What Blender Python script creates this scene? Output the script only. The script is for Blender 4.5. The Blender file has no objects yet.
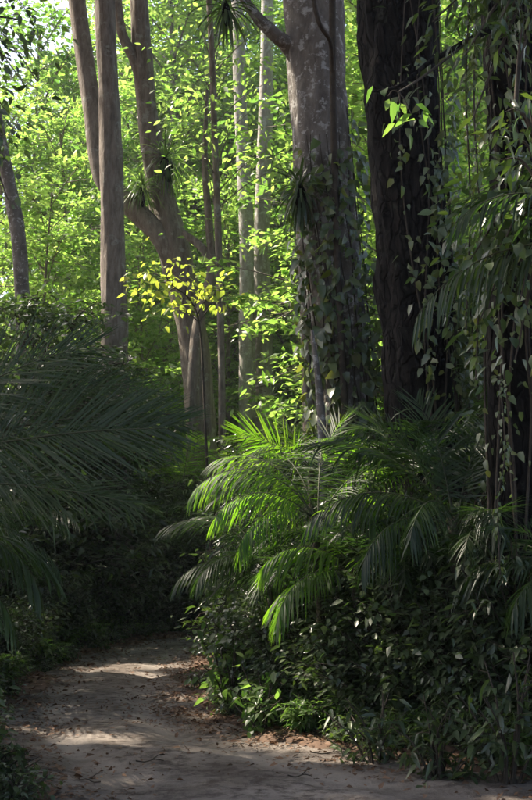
import bpy, math, random
import numpy as np
from mathutils import Matrix, Vector

# ------------------------------------------------------------------ camera, sky, sun, exposure
scene = bpy.context.scene
C = bpy.context.collection
PITCH = math.radians(8.2)
CAM = np.array([0.0, 0.0, 1.7])
FPX = 800 * 50 / 36.0
cd = bpy.data.cameras.new('camera'); cam = bpy.data.objects.new('camera', cd); C.objects.link(cam)
cd.sensor_fit = 'VERTICAL'; cd.sensor_height = 36; cd.lens = 50; cd.clip_start = .05; cd.clip_end = 3000
cam.location = CAM; cam.rotation_euler = (math.pi/2 + PITCH, 0, 0)
scene.camera = cam
SUN = np.array([-0.56, 0.26, 0.79]); SUN /= np.linalg.norm(SUN)
w = bpy.data.worlds.new('World'); scene.world = w; w.use_nodes = True
nt = w.node_tree
sky = nt.nodes.new('ShaderNodeTexSky'); sky.sky_type = 'NISHITA'; sky.sun_disc = False
sky.sun_elevation = math.asin(SUN[2]); sky.sun_rotation = math.atan2(SUN[0], SUN[1])
sky.air_density = 1.0; sky.dust_density = 5.0; sky.ozone_density = 1.0
nt.links.new(sky.outputs[0], nt.nodes['Background'].inputs[0])
nt.nodes['Background'].inputs[1].default_value = 0.13
sd = bpy.data.lights.new('sun', 'SUN'); sun = bpy.data.objects.new('sun', sd); C.objects.link(sun)
sd.energy = 5.0; sd.angle = math.radians(0.53); sd.color = (1.0, .89, .73)
sun.rotation_euler = Vector(SUN).to_track_quat('Z', 'Y').to_euler(); sun.location = (-20, 10, 40)
vs = scene.view_settings
vs.view_transform = 'Standard'; vs.look = 'None'; vs.gamma = 1; vs.use_curve_mapping = False
vs.exposure = 1.6
scene.render.engine = 'CYCLES'
cy = scene.cycles
cy.max_bounces = 5; cy.diffuse_bounces = 3; cy.glossy_bounces = 2; cy.transmission_bounces = 4
cy.use_denoising = True; cy.sample_clamp_indirect = 6; cy.caustics_reflective = False; cy.caustics_refractive = False
cy.use_adaptive_sampling = True; cy.adaptive_threshold = .025; cy.use_light_tree = False; cy.volume_bounces = 0

HAZE = 0.0006
# ------------------------------------------------------------------ helpers
rng = np.random.default_rng(7)
CP, SP = math.cos(PITCH), math.sin(PITCH)
def P(px, py, Y):
    """photo pixel (532 x 800) at forward distance Y metres -> world point"""
    dx, dy = (px-266)/FPX, (400-py)/FPX
    t = Y/(CP - dy*SP)
    return CAM + t*np.array([dx, CP - dy*SP, SP + dy*CP])
def Gd(px, py):
    dx, dy = (px-266)/FPX, (400-py)/FPX
    t = -CAM[2]/(SP + dy*CP)
    return CAM + t*np.array([dx, CP - dy*SP, SP + dy*CP])
def nrm(a): return a/np.maximum(np.linalg.norm(a, axis=-1, keepdims=True), 1e-9)
def tag(o, label=None, cat=None, group=None, kind=None):
    if label: o['label'] = label
    if cat: o['category'] = cat
    if group: o['group'] = group
    if kind: o['kind'] = kind
    return o
def mesh_of(name, parts, mat, smooth=False):
    Vs, starts, idx, n, ns = [], [], [], 0, 0
    for V, F in parts:
        V = np.asarray(V, np.float64).reshape(-1, 3); F = np.asarray(F, np.int64)
        if len(F) == 0: continue
        Vs.append(V); idx.append((F + n).ravel()); k = F.shape[1]
        starts.append(ns + np.arange(len(F))*k); ns += F.size; n += len(V)
    V = np.concatenate(Vs); I = np.concatenate(idx); S = np.concatenate(starts)
    me = bpy.data.meshes.new(name)
    me.vertices.add(len(V)); me.vertices.foreach_set('co', V.astype(np.float32).ravel())
    me.loops.add(len(I)); me.loops.foreach_set('vertex_index', I.astype(np.int32))
    me.polygons.add(len(S)); me.polygons.foreach_set('loop_start', S.astype(np.int32))
    me.update(calc_edges=True)
    if smooth: me.polygons.foreach_set('use_smooth', np.ones(len(S), bool))
    me.materials.append(mat)
    return me
def link(name, me, parent=None, loc=None, M=None):
    o = bpy.data.objects.new(name, me); C.objects.link(o)
    if parent is not None: o.parent = parent
    if M is not None: o.matrix_basis = M
    elif loc is not None: o.location = loc
    return o
def empty(name, loc, rz=0, s=1):
    o = bpy.data.objects.new(name, None); C.objects.link(o)
    o.location = loc; o.rotation_euler = (0, 0, rz); o.scale = (s, s, s); o.empty_display_size = .2
    return o
def copy_tree(o, parent=None):
    c = o.copy(); C.objects.link(c); c.parent = parent
    for ch in list(o.children): copy_tree(ch, c)
    return c
# -- smooth value noise
_N = np.random.default_rng(3).random((64, 64, 64))
def vnoise(p):
    p = np.asarray(p, float); i = np.floor(p).astype(int); f = p - i; f = f*f*(3-2*f); r = 0
    for a in (0, 1):
        for b in (0, 1):
            for c in (0, 1):
                wgt = (f[..., 0] if a else 1-f[..., 0])*(f[..., 1] if b else 1-f[..., 1])*(f[..., 2] if c else 1-f[..., 2])
                r = r + wgt*_N[(i[..., 0]+a) % 64, (i[..., 1]+b) % 64, (i[..., 2]+c) % 64]
    return r*2-1
def fbm(p, o=3):
    p = np.asarray(p, float); s, a = 0, 1
    for _ in range(o): s = s + a*vnoise(p); p = p*2.07+11.3; a *= .5
    return s
def spline(pts, n):
    pts = np.asarray(pts, float); m = len(pts)
    ext = np.vstack([2*pts[0]-pts[1], pts, 2*pts[-1]-pts[-2]])
    t = np.linspace(0, m-1-1e-6, n); i = t.astype(int); f = (t-i)[:, None]
    a, b, c, d = ext[i], ext[i+1], ext[i+2], ext[i+3]
    return .5*(2*b + (c-a)*f + (2*a-5*b+4*c-d)*f*f + (3*b-a-3*c+d)*f**3)
def tube(pts, rad, seg=8, rough=0.0, lobes=0.0, seed=0, fr=6.0):
    pts = np.asarray(pts, float); n = len(pts); rad = np.broadcast_to(np.asarray(rad, float), (n,))
    T = nrm(np.gradient(pts, axis=0))
    ref = np.array([1., 0, 0]) if abs(T[0][0]) < .8 else np.array([0, 1., 0])
    X = []; x = nrm(ref - T[0]*np.dot(ref, T[0]))
    for t in T: x = nrm(x - t*np.dot(x, t)); X.append(x)
    X = np.array(X); Y = np.cross(T, X)
    a = np.linspace(0, 2*math.pi, seg, endpoint=False)
    ring = np.cos(a)[None, :, None]*X[:, None] + np.sin(a)[None, :, None]*Y[:, None]
    r = rad[:, None]*np.ones((1, seg))
    if rough or lobes:
        q = np.stack(np.broadcast_arrays(np.cos(a)[None]*2.2+seed, np.sin(a)[None]*2.2+seed*.7, np.arange(n)[:, None]*.12*fr/6), -1)
        r = r*(1 + rough*fbm(q*2, 3) + lobes*vnoise(q*.9))
    V = pts[:, None] + ring*r[..., None]
    i = np.arange(n-1)[:, None]*seg; j = np.arange(seg)[None]; k = (j+1) % seg
    F = np.stack([i+j, i+k, i+seg+k, i+seg+j], -1).reshape(-1, 4)
    return V.reshape(-1, 3), F
def frames(d, nn):
    y = nrm(d); x = nrm(np.cross(y, nn)); z = np.cross(x, y)
    return np.stack([x, y, z], -1)
L4 = (np.array([[0, 0, 0], [-.24, .42, .06], [0, 1, -.05], [.24, .42, .06]], float), np.array([[0, 3, 2], [0, 2, 1]]))
def leaf8(wd=.2, fold=.06, droop=.14, hrt=0.0):
    V = [[0, 0, 0], [-wd, .28-hrt, fold], [0, .28, .0], [wd, .28-hrt, fold], [-wd*.78, .62, fold*.5-droop*.35], [0, .64, -droop*.4], [wd*.78, .62, fold*.5-droop*.35], [0, 1, -droop]]
    F = [[0, 2, 1], [0, 3, 2], [1, 2, 5], [1, 5, 4], [2, 3, 6], [2, 6, 5], [4, 5, 7], [5, 6, 7]]
    return np.array(V, float), np.array(F)
LOVAL, LLANCE, LHEART, LROUND = leaf8(.25), leaf8(.13, .04, .25), leaf8(.29, .09, .3, .07), leaf8(.34, .05, .12)
def scatter(tpl, pos, R, s, ws=None):
    TV, TF = tpl; n, k = len(pos), len(TV)
    S = np.ones((n, 1, 3))*np.asarray(s).reshape(-1, 1, 1)
    if ws is not None: S = S*np.stack([ws, np.ones_like(ws), np.ones_like(ws)], -1)[:, None]
    V = np.einsum('nij,nkj->nki', R, TV[None]*S) + pos[:, None]
    F = (TF[None] + (np.arange(n)*k)[:, None, None]).reshape(-1, TF.shape[1])
    return V.reshape(-1, 3), F
def rdir(n, g=rng): return nrm(g.normal(size=(n, 3)))
def leaf_objects(parent, me, pos, R, s, name='leaf'):
    for p, r, k in zip(pos, R, s):
        M = Matrix([list(r[0]*k)+[p[0]], list(r[1]*k)+[p[1]], list(r[2]*k)+[p[2]], [0, 0, 0, 1]])
        link(name, me, parent, M=M)

# ------------------------------------------------------------------ materials
def new_mat(name):
    m = bpy.data.materials.new(name); m.use_nodes = True; t = m.node_tree; t.nodes.clear()
    return m, t, t.nodes.new('ShaderNodeOutputMaterial')
def ramp(t, fac, stops):
    r = t.nodes.new('ShaderNodeValToRGB'); e = r.color_ramp.elements
    while len(e) < len(stops): e.new(.5)
    for el, (p, c) in zip(e, stops): el.position = p; el.color = (*c, 1)
    t.links.new(fac, r.inputs[0]); return r.outputs[0]
def leaf_mat(name, cols, trans, fac=.4, rough=.38, spec=.5):
    m, t, out = new_mat(name); N, K = t.nodes, t.links
    g = N.new('ShaderNodeNewGeometry'); oi = N.new('ShaderNodeObjectInfo')
    ad = N.new('ShaderNodeMath'); ad.operation = 'ADD'; K.new(g.outputs['Random Per Island'], ad.inputs[0]); K.new(oi.outputs['Random'], ad.inputs[1])
    fr = N.new('ShaderNodeMath'); fr.operation = 'FRACT'; K.new(ad.outputs[0], fr.inputs[0])
    n = len(cols)
    col = ramp(t, fr.outputs[0], [(i/max(1, n-1), c) for i, c in enumerate(cols)])
    tcol = ramp(t, fr.outputs[0], [(i/max(1, len(trans)-1), c) for i, c in enumerate(trans)])
    p = N.new('ShaderNodeBsdfPrincipled'); K.new(col, p.inputs['Base Color']); p.inputs['Roughness'].default_value = rough
    p.inputs['Specular IOR Level'].default_value = spec
    tr = N.new('ShaderNodeBsdfTranslucent'); K.new(tcol, tr.inputs[0])
    mx = N.new('ShaderNodeMixShader'); mx.inputs[0].default_value = fac
    K.new(p.outputs[0], mx.inputs[1]); K.new(tr.outputs[0], mx.inputs[2]); K.new(mx.outputs[0], out.inputs[0])
    return m
def surf_mat(name, stops, scale=3.0, stretch=(1, 1, 1), rough=.9, bump=.4, bdist=.02, detail=8, spots=None, spot_scale=4.0, spot_pos=(.52, .6), spec=.3, crack=None):
    m, t, out = new_mat(name); N, K = t.nodes, t.links
    tc = N.new('ShaderNodeTexCoord'); mp = N.new('ShaderNodeMapping'); mp.inputs['Scale'].default_value = stretch
    K.new(tc.outputs['Object'], mp.inputs[0])
    nz = N.new('ShaderNodeTexNoise'); nz.inputs['Scale'].default_value = scale; nz.inputs['Detail'].default_value = detail; nz.inputs['Roughness'].default_value = .65
    K.new(mp.outputs[0], nz.inputs['Vector'])
    col = ramp(t, nz.outputs[0], stops)
    if spots:
        n2 = N.new('ShaderNodeTexNoise'); n2.inputs['Scale'].default_value = spot_scale; n2.inputs['Detail'].default_value = 6; n2.inputs['Roughness'].default_value = .7
        K.new(tc.outputs['Object'], n2.inputs['Vector'])
        f = ramp(t, n2.outputs[0], [(spot_pos[0], (0, 0, 0)), (spot_pos[1], (1, 1, 1))])
        mx = N.new('ShaderNodeMix'); mx.data_type = 'RGBA'; K.new(f, mx.inputs[0]); K.new(col, mx.inputs[6]); mx.inputs[7].default_value = (*spots, 1)
        col = mx.outputs[2]
    p = N.new('ShaderNodeBsdfPrincipled'); K.new(col, p.inputs['Base Color']); p.inputs['Roughness'].default_value = rough; p.inputs['Specular IOR Level'].default_value = spec
    b = N.new('ShaderNodeBump'); b.inputs['Strength'].default_value = bump; b.inputs['Distance'].default_value = bdist
    if crack:
        wn = N.new('ShaderNodeTexNoise'); wn.inputs['Scale'].default_value = 3; K.new(tc.outputs['Object'], wn.inputs['Vector'])
        wa_ = N.new('ShaderNodeVectorMath'); wa_.operation = 'MULTIPLY_ADD'; K.new(wn.outputs['Color'], wa_.inputs[0]); wa_.inputs[1].default_value = (.25, .25, .25); K.new(tc.outputs['Object'], wa_.inputs[2])
        m3 = N.new('ShaderNodeMapping'); m3.inputs['Scale'].default_value = crack; K.new(wa_.outputs[0], m3.inputs[0])
        vo = N.new('ShaderNodeTexVoronoi'); vo.feature = 'DISTANCE_TO_EDGE'; vo.inputs['Scale'].default_value = 1; K.new(m3.outputs[0], vo.inputs['Vector'])
        cr = ramp(t, vo.outputs['Distance'], [(.0, (.35, .35, .35)), (.14, (1, 1, 1))])
        mu = N.new('ShaderNodeMix'); mu.data_type = 'RGBA'; mu.blend_type = 'MULTIPLY'; mu.inputs[0].default_value = 1; K.new(col, mu.inputs[6]); K.new(cr, mu.inputs[7]); K.new(mu.outputs[2], p.inputs['Base Color'])
        hb = N.new('ShaderNodeMath'); hb.operation = 'MULTIPLY_ADD'; K.new(cr, hb.inputs[0]); hb.inputs[1].default_value = .8; K.new(nz.outputs[0], hb.inputs[2]); K.new(hb.outputs[0], b.inputs['Height'])
    else: K.new(nz.outputs[0], b.inputs['Height'])
    K.new(b.outputs[0], p.inputs['Normal']); K.new(p.outputs[0], out.inputs[0])
    return m
M = {}
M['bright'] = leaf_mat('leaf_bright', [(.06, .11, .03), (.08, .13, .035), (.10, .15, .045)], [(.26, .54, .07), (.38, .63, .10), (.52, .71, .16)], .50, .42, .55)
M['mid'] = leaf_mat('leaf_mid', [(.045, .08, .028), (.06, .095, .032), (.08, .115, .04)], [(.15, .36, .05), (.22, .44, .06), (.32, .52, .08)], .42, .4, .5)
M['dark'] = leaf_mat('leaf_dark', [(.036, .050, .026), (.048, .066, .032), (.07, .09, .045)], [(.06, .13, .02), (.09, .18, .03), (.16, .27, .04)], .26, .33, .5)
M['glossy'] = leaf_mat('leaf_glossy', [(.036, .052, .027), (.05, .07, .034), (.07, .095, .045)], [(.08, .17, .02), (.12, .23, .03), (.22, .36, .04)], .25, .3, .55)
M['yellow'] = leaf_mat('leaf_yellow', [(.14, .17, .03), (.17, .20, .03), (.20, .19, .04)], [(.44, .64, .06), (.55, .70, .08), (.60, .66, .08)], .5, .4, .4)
M['palm'] = leaf_mat('palm_leaflet_lit', [(.026, .038, .018), (.034, .048, .022), (.045, .06, .028)], [(.20, .50, .02), (.28, .60, .03), (.36, .63, .04)], .44, .5, .3)  # leaflet copy for the sunlit palms, sun brightness put into its colour
M['palm_shade'] = leaf_mat('palm_leaflet_shade', [(.014, .024, .009), (.020, .033, .012), (.031, .046, .018)], [(.06, .16, .02), (.09, .21, .03), (.14, .27, .04)], .24, .42, .36)  # darker leaflet copy for the other palms, shade put into its colour
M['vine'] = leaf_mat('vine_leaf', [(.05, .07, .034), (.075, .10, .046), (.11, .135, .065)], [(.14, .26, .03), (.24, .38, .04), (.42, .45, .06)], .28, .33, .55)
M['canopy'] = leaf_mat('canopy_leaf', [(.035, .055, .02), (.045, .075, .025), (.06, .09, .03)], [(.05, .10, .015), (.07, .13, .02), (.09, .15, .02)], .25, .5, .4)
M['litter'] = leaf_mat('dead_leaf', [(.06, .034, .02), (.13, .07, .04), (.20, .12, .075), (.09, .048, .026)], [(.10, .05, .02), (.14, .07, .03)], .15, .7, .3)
M['bark_pale'] = surf_mat('bark_pale', [(.3, (.07, .06, .05)), (.5, (.15, .132, .113)), (.7, (.24, .216, .19))], 2.6, (2.0, 2.0, .9), .9, 1.0, .07, 10, spots=(.38, .37, .345), spot_scale=6.5, spot_pos=(.54, .60))
M['bark_grey'] = surf_mat('bark_grey', [(.3, (.20, .18, .155)), (.5, (.32, .30, .27)), (.7, (.44, .42, .39))], 3, (2, 2, .7), .9, .8, .05, spots=(.5, .5, .48), spot_scale=4, spot_pos=(.54, .62))
M['bark_brown'] = surf_mat('bark_brown', [(.3, (.09, .072, .058)), (.5, (.19, .158, .13)), (.72, (.29, .255, .22))], 4.0, (2.5, 2.5, .6), .92, 1.0, .07, 10, spots=(.30, .30, .26), spot_scale=3.3, spot_pos=(.56, .66))
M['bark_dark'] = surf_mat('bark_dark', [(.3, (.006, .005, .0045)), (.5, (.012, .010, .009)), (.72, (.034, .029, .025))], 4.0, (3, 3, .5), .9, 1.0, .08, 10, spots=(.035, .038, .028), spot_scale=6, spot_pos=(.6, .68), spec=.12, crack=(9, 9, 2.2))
M['twig'] = surf_mat('twig', [(.3, (.025, .02, .015)), (.7, (.07, .056, .04))], 9, (1, 1, 1), .9, .3, .004)
M['palm_stalk'] = surf_mat('palm_stalk', [(.3, (.03, .036, .016)), (.7, (.065, .07, .032))], 6, (1, 1, 1), .6, .3, .004)
M['palm_trunk'] = surf_mat('palm_trunk', [(.3, (.03, .024, .018)), (.7, (.10, .08, .06))], 5, (1, 1, 3), .95, .8, .03)
M['soil'] = surf_mat('forest_soil', [(.3, (.04, .024, .016)), (.5, (.10, .062, .042)), (.7, (.18, .115, .08))], 2.5, (1, 1, 1), .95, .8, .04, 12, spots=(.05, .04, .025), spot_scale=.8)
def track_mat():
    m, t, out = new_mat('sandy_track'); N, K = t.nodes, t.links
    tc = N.new('ShaderNodeTexCoord')
    def noise(s, d, r=.6):
        z = N.new('ShaderNodeTexNoise'); z.inputs['Scale'].default_value = s; z.inputs['Detail'].default_value = d; z.inputs['Roughness'].default_value = r
        K.new(tc.outputs['Object'], z.inputs['Vector']); return z.outputs[0]
    a, b, c = noise(.9, 8, .7), noise(6, 10, .75), noise(45, 4)
    col = ramp(t, a, [(.32, (.11, .09, .074)), (.5, (.215, .183, .157)), (.68, (.31, .268, .232))])
    dirt = ramp(t, b, [(.46, (0, 0, 0)), (.60, (1, 1, 1))])
    mx = N.new('ShaderNodeMix'); mx.data_type = 'RGBA'; K.new(dirt, mx.inputs[0]); K.new(col, mx.inputs[6]); mx.inputs[7].default_value = (.075, .058, .048, 1)
    at_ = N.new('ShaderNodeAttribute'); at_.attribute_name = 'wheel'
    m2 = N.new('ShaderNodeMix'); m2.data_type = 'RGBA'; K.new(at_.outputs['Fac'], m2.inputs[0]); K.new(mx.outputs[2], m2.inputs[6]); m2.inputs[7].default_value = (.32, .28, .245, 1)
    p = N.new('ShaderNodeBsdfPrincipled'); K.new(m2.outputs[2], p.inputs['Base Color']); p.inputs['Roughness'].default_value = .93; p.inputs['Specular IOR Level'].default_value = .2
    ad = N.new('ShaderNodeMath'); ad.operation = 'MULTIPLY_ADD'; K.new(c, ad.inputs[0]); ad.inputs[1].default_value = .25; K.new(b, ad.inputs[2])
    bp = N.new('ShaderNodeBump'); bp.inputs['Strength'].default_value = 1.0; bp.inputs['Distance'].default_value = .05
    K.new(ad.outputs[0], bp.inputs['Height']); K.new(bp.outputs[0], p.inputs['Normal']); K.new(p.outputs[0], out.inputs[0])
    return m
M['track'] = track_mat()

# ------------------------------------------------------------------ ground and track
CL = spline([(8.5, 2.2), (5.2, 4.0), (2.6, 6.0), (.7, 7.8), (-.62, 9.8), (-1.65, 12), (-2.15, 15), (-2.3, 19), (-2.0, 22.5), (-.9, 25.6), (1.4, 28), (5, 29.6), (11, 30.6), (18, 31)], 320)
HW = np.interp(np.linspace(0, 13, 320), [0, 2, 3, 4, 5, 6, 7, 13], [2.4, 2.3, 2.1, 1.52, 1.2, 1.1, 1.05, 1.1])
def road_dist(x, y):
    q = np.stack([x, y], -1); sh = q.shape[:-1]; q = q.reshape(-1, 2); r = np.empty(len(q))
    for i in range(0, len(q), 20000):
        d = np.linalg.norm(q[i:i+20000, None] - CL[None], axis=-1) - HW[None]; r[i:i+20000] = d.min(1)
    return r.reshape(sh)
def sstep(a, b, v): t = np.clip((v-a)/(b-a), 0, 1); return t*t*(3-2*t)
def ground_h(x, y):
    x, y = np.asarray(x, float), np.asarray(y, float)
    d = road_dist(x, y)
    p = np.stack([x, y, 0*x], -1)
    d = d + .28*fbm(p*.9+5, 3)
    h = -.20 + .21*sstep(-.45, .02, d) + .16*sstep(0, 1.6, d) + .10*sstep(1.5, 6, d)
    return h + sstep(-.2, .5, d)*(.06*fbm(p*1.3, 3) + .03*fbm(p*5, 2)) + sstep(3, 20, d)*.25*fbm(p*.12, 2)
def axis(lo, hi, n, c, k):
    a, b = np.arcsinh((lo-c)/k), np.arcsinh((hi-c)/k); return c + k*np.sinh(np.linspace(a, b, n))
gx, gy = axis(-400, 400, 340, -1, 4.0), axis(-120, 900, 380, 11, 5.0)
X, Y = np.meshgrid(gx, gy); Z = ground_h(X, Y)
ii = (np.arange(379)[:, None]*340 + np.arange(339)[None]).ravel()
g = link('ground', mesh_of('ground', [(np.stack([X, Y, Z], -1).reshape(-1, 3), np.stack([ii, ii+1, ii+341, ii+340], -1))], M['soil'], True))
tag(g, 'dark forest floor of brown soil under the undergrowth', None, None, 'structure')
T = nrm(np.gradient(CL, axis=0)); Nn = np.stack([-T[:, 1], T[:, 0]], -1)
u = np.linspace(-1.3, 1.3, 61); VV = CL[:, None] + Nn[:, None]*(u[None]*HW[:, None])[..., None]
CLd = spline(CL, 700); HWd = np.interp(np.linspace(0, 1, 700), np.linspace(0, 1, 320), HW)
Td = nrm(np.gradient(CLd, axis=0)); Nd = np.stack([-Td[:, 1], Td[:, 0]], -1)
VV = CLd[:, None] + Nd[:, None]*(u[None]*HWd[:, None])[..., None]
pp = np.stack([VV[..., 0], VV[..., 1], 0*VV[..., 0]], -1)
rut = np.exp(-((np.abs(u)-.5)/.16)**2)
zz = -.02 - .038*rut[None]*(1+.5*fbm(pp*.7, 2)) + .012*fbm(pp*1.6, 3) + .007*fbm(pp*5+3, 3) - .16*sstep(1.0, 1.3, np.abs(u))[None]
TV = np.concatenate([VV, zz[..., None]], -1)
ii = (np.arange(699)[:, None]*61 + np.arange(60)[None]).ravel()
tr = link('dirt_track', mesh_of('dirt_track', [(TV.reshape(-1, 3), np.stack([ii, ii+61, ii+62, ii+1], -1))], M['track'], True))
wa = tr.data.attributes.new('wheel', 'FLOAT', 'POINT'); wa.data.foreach_set('value', np.clip(np.exp(-((np.abs(u)-.45)/.17)**2)[None]*(.62+.7*fbm(pp*1.6+9, 3)), 0, .85).ravel().astype(np.float32))
tag(tr, 'winding sandy dirt track curving through the forest', None, None, 'structure')
def gz(x, y): return float(ground_h(np.array([x]), np.array([y]))[0])

# ------------------------------------------------------------------ sun gaps in the canopy: light reaches these spots
GAPS = [(P(240, 475, 11.8), .6), (P(285, 450, 12.2), .6), (P(320, 470, 12), .4), (P(298, 440, 12.8), .5), (P(330, 440, 12.9), .3), (P(312, 590, 10.7), .55), (P(330, 680, 10.4), .4), (P(325, 640, 10.5), .35), (P(290, 560, 11), .3), (P(265, 500, 11.6), .4), (P(345, 425, 12.5), .3), (P(380, 660, 10), .22),
        (Gd(40, 727), .16), (Gd(75, 732), .20), (Gd(110, 738), .16), (Gd(225, 714), .16), (Gd(290, 742), .15), (Gd(350, 750), .16), (Gd(450, 755), .22), (Gd(330, 768), .14), (Gd(180, 640), .2), (Gd(145, 645), .18), (Gd(250, 760), .10),
        (P(165, 290, 21.5), .9), (P(205, 285, 21.5), .5), (P(390, 95, 8.5), .35), (P(515, 112, 7.5), .16), (P(322, 425, 16.4), .35), (P(185, 452, 19), .5), (P(250, 400, 24), .8), (P(310, 365, 16), .3),
        (P(235, 410, 26), 1.0), (P(280, 400, 27), 1.0), (P(430, 650, 9), .18), (P(490, 690, 9), .16), (P(240, 660, 11.2), .2), (P(375, 230, 15), .35), (P(378, 320, 15), .35), (P(425, 690, 8.8), .18), (P(60, 370, 9), .12), (P(110, 400, 10), .12), (P(135, 530, 20), .35), (Gd(165, 647), .35), (Gd(150, 655), .3), (Gd(110, 690), .1), (Gd(120, 657), .25), (Gd(95, 668), .2), (P(85, 580, 18), .25), (P(150, 560, 25), .5), (P(60, 560, 19), .3), (P(170, 590, 25), .35), (P(110, 480, 24), .4), (P(30, 470, 16), .25), (P(190, 540, 25), .4), (P(50, 430, 15), .2), (P(130, 600, 23), .3),
        (P(110, 60, 27), .8), (P(108, 170, 27), .7), (P(120, 270, 27), .5), (P(150, 60, 30), .9), (P(185, 290, 30), .8), (P(300, 60, 17), .4), (P(320, 130, 17), .35)]
NMAIN = len(GAPS)
gg = np.random.default_rng(1234)
for _ in range(60): GAPS.append((P(gg.uniform(195, 532), gg.uniform(400, 715), gg.uniform(9.8, 13.0)), gg.uniform(.02, .12)))
for _ in range(75): GAPS.append((P(gg.uniform(-10, 210), gg.uniform(330, 610), gg.uniform(14, 27)), gg.uniform(.05, .25)))
for _ in range(30): GAPS.append((P(gg.uniform(280, 532), gg.uniform(0, 400), gg.uniform(9, 17)), gg.uniform(.02, .12)))
GP = np.array([g[0] for g in GAPS]); GR = np.array([g[1] for g in GAPS])
def gap_ok(pos):
    keep = np.ones(len(pos), bool)
    for p, r in zip(GP, GR):
        v = pos - p; d = np.linalg.norm(v - (v@SUN)[:, None]*SUN[None], axis=1)
        keep &= d > r + .16
    return keep

def blocks(pts, r=.3):
    pts = np.asarray(pts, float).reshape(-1, 3)
    for p, gr in zip(GP[:NMAIN], GR[:NMAIN]):
        v = pts - p; h = v@SUN; d = np.linalg.norm(v - h[:, None]*SUN[None], axis=1)
        if np.any((d < gr + r) & (h > .9)): return True
    return False
# ------------------------------------------------------------------ trees
def crown_cloud(center, rad, n_cl, per, leaf, seed, cl=.9, tpl=L4):
    g = np.random.default_rng(seed)
    d = rdir(n_cl, g)*(g.random((n_cl, 1))**.45)
    c = np.asarray(center) + d*np.asarray(rad)*(1 + .25*vnoise(d*2.3+seed))[:, None]
    pos = (c[:, None] + g.normal(size=(n_cl, per, 3))*cl*np.array([.6, .6, .32])).reshape(-1, 3)
    pos = pos[gap_ok(pos)]
    n = len(pos)
    R = frames(rdir(n, g)*[1, 1, .5], np.array([0, 0, 1.]) + g.normal(size=(n, 3))*.55)
    return c, scatter(tpl, pos, R, leaf*(.7+.6*g.random(n)))
def limbs_to(start, ends, r0, seed):
    g = np.random.default_rng(seed); out = []
    for e in ends:
        e = np.asarray(e, float); m = start*.45 + e*.55; m[2] -= .12*np.linalg.norm(e-start); m += g.normal(size=3)*.3
        out.append(tube(spline([start, m, e], 10), np.linspace(r0, r0*.15, 10), 6))
    return out
def build_tree(name, label, pts, rads, mat, crown=None, seg=28, group=None, rough=.10, lobes=.12, seed=0, flare=1.5, extra=(), nring=70, cat='tree'):
    """pts: world points, base first; crown: (centre, radii, clumps, leaves per clump, leaf length)"""
    pts = [np.asarray(p, float) for p in pts]
    base = pts[0].copy(); base[2] = gz(base[0], base[1]) - .1
    pts[0] = base.copy()
    root = tag(empty(name, base), label, cat, group)
    cen = spline(pts, nring) - base
    r = np.interp(np.linspace(0, 1, nring), np.linspace(0, 1, len(rads)), rads)
    r = r*(1 + (flare-1)*np.exp(-cen[:, 2]/.7))
    parts = [tube(cen, r, seg, rough, lobes, seed, 6*nring/70)]
    link('trunk', mesh_of('trunk', parts, mat, True), root)
    for ep, er in extra:
        c2 = spline([np.asarray(q, float) - base for q in ep], 40); r2 = np.interp(np.linspace(0, 1, 40), np.linspace(0, 1, len(er)), er)
        link('limb', mesh_of('limb', [tube(c2, r2, 16, rough, lobes, seed+5)], mat, True), root)
    if crown:
        cc, rr, ncl, per, lf = crown
        cl, geo = crown_cloud(cc, rr, ncl, per, lf, seed+100)
        top = pts[-1]
        g = np.random.default_rng(seed); ends = cl[g.choice(len(cl), 9, replace=False)]
        link('branches', mesh_of('branches', [(v-base, f) for v, f in limbs_to(top, ends, rads[-1]*.7, seed)], mat, True), root)
        link('crown', mesh_of('crown', [(geo[0]-base, geo[1])], M['canopy']), root)
    return root
BIG = 0.34
# pale straight trunk, left
def at(*q): return [P(*p) for p in q]
build_tree('forest_tree', 'straight pale brown trunk rising at the left, in front of the forked tree',
    [P(119, 600, 27), P(116, 400, 27), P(113, 260, 27), P(110, 120, 27), P(105, 0, 27), P(104, -150, 27)], [.40, .33, .29, .27, .25, .22], M['bark_brown'],
    ((-6.5, 25.5, 25.5), (5.5, 5.5, 4.0), 150, 46, BIG), seed=11, lobes=.10)
# forked tree with the leaning left limb
fork = P(176, 255, 30.5)
fork_tree = build_tree('forked_tree', 'big grey forked tree behind the bend with one limb leaning left',
    [P(206, 600, 31), P(202, 450, 31), P(191, 330, 30.7), fork, P(161, 195, 30.5), P(147, 110, 30.5), P(139, 0, 30.5), P(132, -140, 30.5)], [.52, .42, .42, .46, .36, .29, .25, .22], M['bark_brown'],
    ((-3, 31, 26.5), (6, 5.0, 4), 150, 46, BIG), seed=23, lobes=.2,
    extra=[([P(180, 285, 30.5), P(160, 238, 30.3), P(128, 204, 30.3), P(103, 175, 30.5), P(91, 100, 30.8), P(77, 0, 31), P(66, -120, 31)], [.26, .29, .30, .30, .28, .25, .22]),
           ([P(146, 95, 30.5), P(134, 60, 30.4), P(121, 30, 30.4), P(116, -20, 30.4)], [.18, .16, .14, .12])])
slender = build_tree('slender_tree', 'very thin dark tree stem standing between the forked tree and the twin trunks',
    [P(222, 590, 29), P(222, 400, 29), P(219, 260, 29), P(215, 150, 29), P(212, 60, 29), P(206, -60, 29)], [.11, .10, .095, .09, .08, .07], M['bark_brown'], seg=12, flare=1.2, seed=31)
g = np.random.default_rng(36); sb = np.array(slender.location); br, ps, ds = [], [], []
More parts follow.
